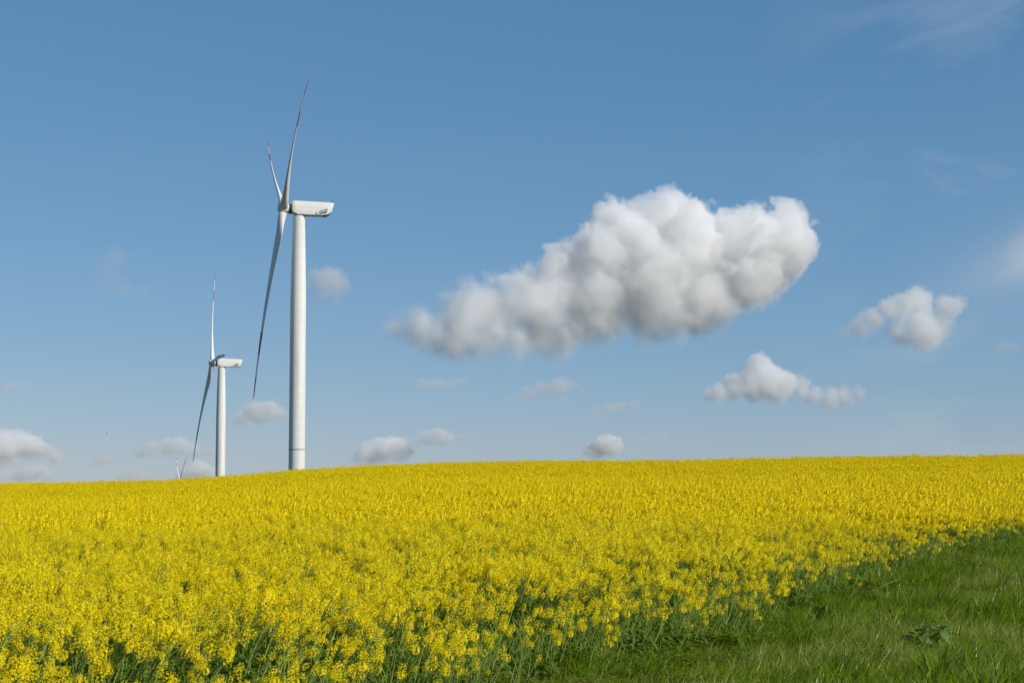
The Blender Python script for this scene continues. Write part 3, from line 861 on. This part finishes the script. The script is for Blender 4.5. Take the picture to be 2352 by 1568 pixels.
# ------------------------------------------------------------------ clouds
def cloud_mat():
    m = bpy.data.materials.new('cloud_vapour')
    m.use_nodes = True
    nt = m.node_tree
    nt.nodes.clear()
    out = nt.nodes.new('ShaderNodeOutputMaterial')
    pv = nt.nodes.new('ShaderNodeVolumePrincipled')
    pv.inputs['Color'].default_value = (1, 1, 1, 1)
    pv.inputs['Density'].default_value = 1.0
    pv.inputs['Anisotropy'].default_value = 0.0
    nt.links.new(pv.outputs[0], out.inputs['Volume'])
    return m
M_cloud = cloud_mat()
def cloud(label, circles, Y, tau, seed, amp, w_top, w_bot, vox=2.0, flat=1.0, slant=0.0):
    """A body of vapour: puffs at photo positions blended into one field, its edge broken by billow noise.
    tau is the optical depth across 100 photo units; w_top, w_bot the width of the soft edge above and below."""
    rng = random.Random(seed)
    k = Y / FOC
    cen = sum((at(a, b, Y) for a, b, r in circles), Vector()) / len(circles)
    big = max(r for _, _, r in circles)
    puffs = []
    for a, b, r in circles:
        Yp = Y + rng.uniform(-.35, .35) * r * k + slant * (at(a, b, Y) - cen).x
        puffs.append((at(a, b, Yp) - cen, r * Yp / FOC))
    A = amp * big * k
    lo = Vector([min(p[i] - R for p, R in puffs) - A for i in range(3)])
    hi = Vector([max(p[i] + R for p, R in puffs) + A for i in range(3)])
    me = bpy.data.meshes.new('cloud')
    bm = bmesh.new()
    for p, R in puffs: bmesh.ops.create_icosphere(bm, subdivisions=2, radius=R, matrix=Matrix.Translation(p))
    bm.to_mesh(me); bm.free()
    me.materials.append(M_cloud)
    o = link('cloud', me, loc=cen)
    ng = bpy.data.node_groups.new('cloud_body', 'GeometryNodeTree')
    ng.interface.new_socket('Geometry', in_out='INPUT', socket_type='NodeSocketGeometry')
    ng.interface.new_socket('Geometry', in_out='OUTPUT', socket_type='NodeSocketGeometry')
    N = ng.nodes.new
    def wire(n, i, v):
        if isinstance(v, (int, float)): n.inputs[i].default_value = v
        elif isinstance(v, Vector): n.inputs[i].default_value = tuple(v)
        else: ng.links.new(v, n.inputs[i])
    def mth(op, *a, clamp=False):
        n = N('ShaderNodeMath'); n.operation = op; n.use_clamp = clamp
        for i, v in enumerate(a): wire(n, i, v)
        return n.outputs[0]
    def vm(op, *a, out=0):
        n = N('ShaderNodeVectorMath'); n.operation = op
        for i, v in enumerate(a): wire(n, i, v)
        return n.outputs[out]
    pos = N('GeometryNodeInputPosition').outputs[0]
    # slow swirl of the whole body so that no puff keeps a round outline
    wn_ = N('ShaderNodeTexNoise'); wn_.inputs['Scale'].default_value = 1 / (big * k * 1.3); wn_.inputs['Detail'].default_value = 2
    ng.links.new(vm('ADD', pos, Vector((seed * 977.0, 0, 0))), wn_.inputs['Vector'])
    warp = vm('MULTIPLY', vm('SUBTRACT', wn_.outputs[1], Vector((.5, .5, .5))), Vector((A * 1.6,) * 3))
    q = vm('ADD', pos, warp)
    f = None
    fl = Vector((1, 1, flat))
    qf = vm('MULTIPLY', q, fl)
    for p, R in puffs:
        d = mth('SUBTRACT', R, vm('DISTANCE', qf, p * fl, out=1))
        f = d if f is None else mth('SMOOTH_MAX', f, d, big * k * .22)
    off = vm('ADD', q, Vector((seed * 311.0, seed * 173.0, 0)))
    n1 = N('ShaderNodeTexNoise'); n1.inputs['Scale'].default_value = 1 / (big * k * .75); n1.inputs['Detail'].default_value = 7; n1.inputs['Roughness'].default_value = .62
    ng.links.new(off, n1.inputs['Vector'])
    v1 = N('ShaderNodeTexVoronoi'); v1.inputs['Scale'].default_value = 1 / (big * k * .42); v1.inputs['Detail'].default_value = 2.5; v1.inputs['Roughness'].default_value = .55
    wob = vm('ADD', off, vm('MULTIPLY', vm('SUBTRACT', n1.outputs[1], Vector((.5, .5, .5))), Vector((big * k * .35,) * 3)))
    ng.links.new(wob, v1.inputs['Vector'])
    f = mth('ADD', f, mth('MULTIPLY', mth('SUBTRACT', n1.outputs[0], .5), 2.7 * A))
    f = mth('ADD', f, mth('MULTIPLY', mth('SUBTRACT', 1.0, v1.outputs['Distance']), .62 * A))
    f = mth('ADD', f, .10 * A)
    f = mth('ADD', f, .10 * A)
    f = mth('ADD', f, .25 * A)
    sx = N('ShaderNodeSeparateXYZ'); ng.links.new(pos, sx.inputs[0])
    hgt = N('ShaderNodeMapRange'); hgt.interpolation_type = 'SMOOTHSTEP'
    for i, v in ((0, sx.outputs[2]), (1, lo.z + .25 * (hi.z - lo.z)), (2, lo.z + .7 * (hi.z - lo.z)), (3, w_bot * big * k), (4, w_top * big * k)): wire(hgt, i, v)
    dn = N('ShaderNodeMapRange'); dn.interpolation_type = 'SMOOTHSTEP'
    for i, v in ((0, f), (1, 0.0), (2, hgt.outputs[0]), (3, 0.0), (4, tau / (100 * k))): wire(dn, i, v)
    vc = N('GeometryNodeVolumeCube')
    ng.links.new(dn.outputs[0], vc.inputs['Density'])
    vc.inputs['Min'].default_value = tuple(lo); vc.inputs['Max'].default_value = tuple(hi)
    for i, ax in enumerate('XYZ'):
        vc.inputs['Resolution ' + ax].default_value = max(8, int((hi[i] - lo[i]) / (vox * k)))
    sm = N('GeometryNodeSetMaterial'); sm.inputs['Material'].default_value = M_cloud
    go = N('NodeGroupOutput'); N('NodeGroupInput')
    ng.links.new(vc.outputs[0], sm.inputs[0]); ng.links.new(sm.outputs[0], go.inputs[0])
    md = o.modifiers.new('vapour', 'NODES'); md.node_group = ng
    tag(o, label, 'cloud', kind='stuff')
    return o
CL = [
 ('great white cumulus cloud with grey base, by far the largest in the sky', 5300, 3.8, .40, .09, .7, [(992,750,32),(1040,742,48),(1090,772,38),(1185,775,42),(1295,775,44),(1100,700,40),(905,752,20),(930,748,28),(965,752,38),(1005,765,38),(1030,780,36),
   (1070,730,52),(1130,725,66),(1200,690,66),(1255,670,70),(1060,765,34),(1150,760,40),(1250,740,66),
   (1320,640,82),(1380,590,66),(1350,560,34),(1430,560,82),(1445,505,40),(1495,520,44),(1552,494,36),(1592,505,34),(1560,560,84),(1480,640,100),(1380,700,84),(1330,750,46),(1500,715,62),
   (1650,565,72),(1720,560,72),(1785,545,62),(1797,495,26),(1830,560,34),(1795,610,52),(1700,640,76),(1620,680,80),(1560,725,48),(1755,675,30)]),
 ('ragged white cloud high at the right, with blue gaps in it', 6200, 3.0, .50, .35, .9, [(2115,728,24),(2140,770,26),(2070,738,20),(2120,765,38),(2085,772,30),(2155,752,26),(2060,758,22),(2180,705,24),(2165,735,20),(2110,690,25),(2075,705,24),(2040,712,22),(2010,735,24),(1975,750,22),(1945,765,14)]),
 ('two-humped white cloud low at the right with a thin tail', 7500, 4.0, .42, .2, .7, [(1745,846,24),(1762,880,36),(1795,882,28),(1725,880,32),(1690,890,27),(1655,900,20),(1632,906,14),(1730,905,22),(1780,902,20),(1840,892,20),(1870,908,21),(1905,915,22),(1940,912,19),(1970,908,14)]),
 ('faint grey-white puff beside the tallest tower, at mid height', 6500, 1.6, .5, .6, .8, [(755,645,30),(740,662,22),(775,655,22),(765,675,16)]),
 ('flat pale cloud between the two nearest towers', 9500, 3.2, .45, .3, .8, [(555,960,16),(590,950,22),(618,945,22),(640,950,15),(535,965,11)]),
 ('pale cloud with a bright top just over the crest, right of the tallest tower', 11500, 5.0, .42, .2, .8, [(850,1045,22),(880,1035,26),(905,1025,18),(826,1054,14),(865,1055,16),(908,1045,13)]),
 ('small flat cloud right of the bright-topped cloud near the crest', 11500, 3.0, .45, .4, .8, [(985,1006,17),(1005,1003,18),(1025,1010,15),(960,1014,10),(1052,1006,8)]),
 ('small round bright cloud low over the middle of the field', 11500, 5.0, .40, .2, .7, [(1397,1025,23),(1378,1030,19),(1358,1042,13),(1408,1035,15)]),
 ('faint grey cloud under the great cumulus, right of centre', 8500, 1.8, .5, .7, .9, [(1222,905,18),(1250,895,19),(1280,888,18),(1303,882,14),(1203,912,11)]),
 ('faint grey cloud under the left tail of the great cumulus', 8500, 1.7, .5, .7, .9, [(970,882,14),(990,884,15),(1015,884,15),(1040,880,13)]),
 ('thin slanting cloud low between the great cumulus and the crest', 9500, 2.0, .5, .6, .9, [(1372,946,11),(1400,940,14),(1425,936,13),(1452,930,10)]),
 ('broad pale cloud at the left picture edge over the crest', 11500, 4.0, .42, .3, .9, [(0,1030,36),(35,1028,32),(68,1030,29),(95,1036,21),(20,1052,20),(-35,1030,34)]),
 ('low pale cloud at the far left, resting on the crest', 13000, 3.5, .45, .4, .9, [(65,1090,18),(88,1085,18),(108,1094,14),(40,1097,14)]),
 ('long pale cloud above the far blade tips at the left', 11000, 3.0, .48, .4, .9, [(350,1035,17),(385,1030,20),(415,1028,20),(440,1035,16),(325,1042,12),(400,1045,13)]),
 ('rounded pale cloud standing behind the far blade tips on the crest', 13500, 4.5, .42, .25, .8, [(455,1078,21),(440,1085,17),(475,1084,18),(425,1093,13),(490,1093,12)]),
 ('faint low grey cloud left of the far blade tips', 13000, 2.2, .5, .5, .9, [(300,1090,15),(280,1095,13),(322,1093,13)]),
 ('small faint grey cloud between the left edge and the far blade tips', 12000, 2.0, .5, .6, .9, [(238,1055,14),(222,1062,10),(254,1052,10)]),
 ('small dim grey cloud at the left edge of the sky', 9000, 1.8, .5, .6, .9, [(10,895,14),(30,892,13),(48,886,9)]),
 ('very faint veil of cloud in the sky left of the turbines', 6500, .4, .6, .9, 1.0, [(270,592,22),(245,620,20),(250,648,22),(285,660,22),(325,668,18)]),
 ('small dim cloud near the right picture edge', 8000, .8, .5, .7, .9, [(2310,797,14),(2293,804,10),(2327,800,11)]),
 ('wispy faint streak of cloud low right of centre', 11000, 1.5, .5, .6, .9, [(1478,1013,10),(1500,1006,11),(1524,999,8)]),
]
for i, (lab, Y_, tau_, amp_, wt_, wb_, cs) in enumerate(CL):
    if i: cs = [(a, b, c * (1.22 if i < 3 else 1.4)) for a, b, c in cs]
    if i > 2:
        tau_ *= .85; amp_ *= 1.2; wt_ *= .6
        rq = random.Random(900 + i)
        x0, x1 = min(c[0] for c in cs), max(c[0] for c in cs)
        yb, rm = max(c[1] for c in cs), sum(c[2] for c in cs) / len(cs)
        cs += [(rq.uniform(x0 - (x1 - x0) * .45, x1 + (x1 - x0) * .45), yb + rq.uniform(-.5, .2) * rm, rm * rq.uniform(.4, .65)) for _ in range(5)]
    cloud(lab, cs, Y_, tau_, i + 1, amp_, wt_, wb_, 2.8 if i == 0 else 2.2 if i < 3 else 2.0, 1.0 if i == 0 else 1.1 if i < 3 else 1.45, .36 if i < 3 else .4)
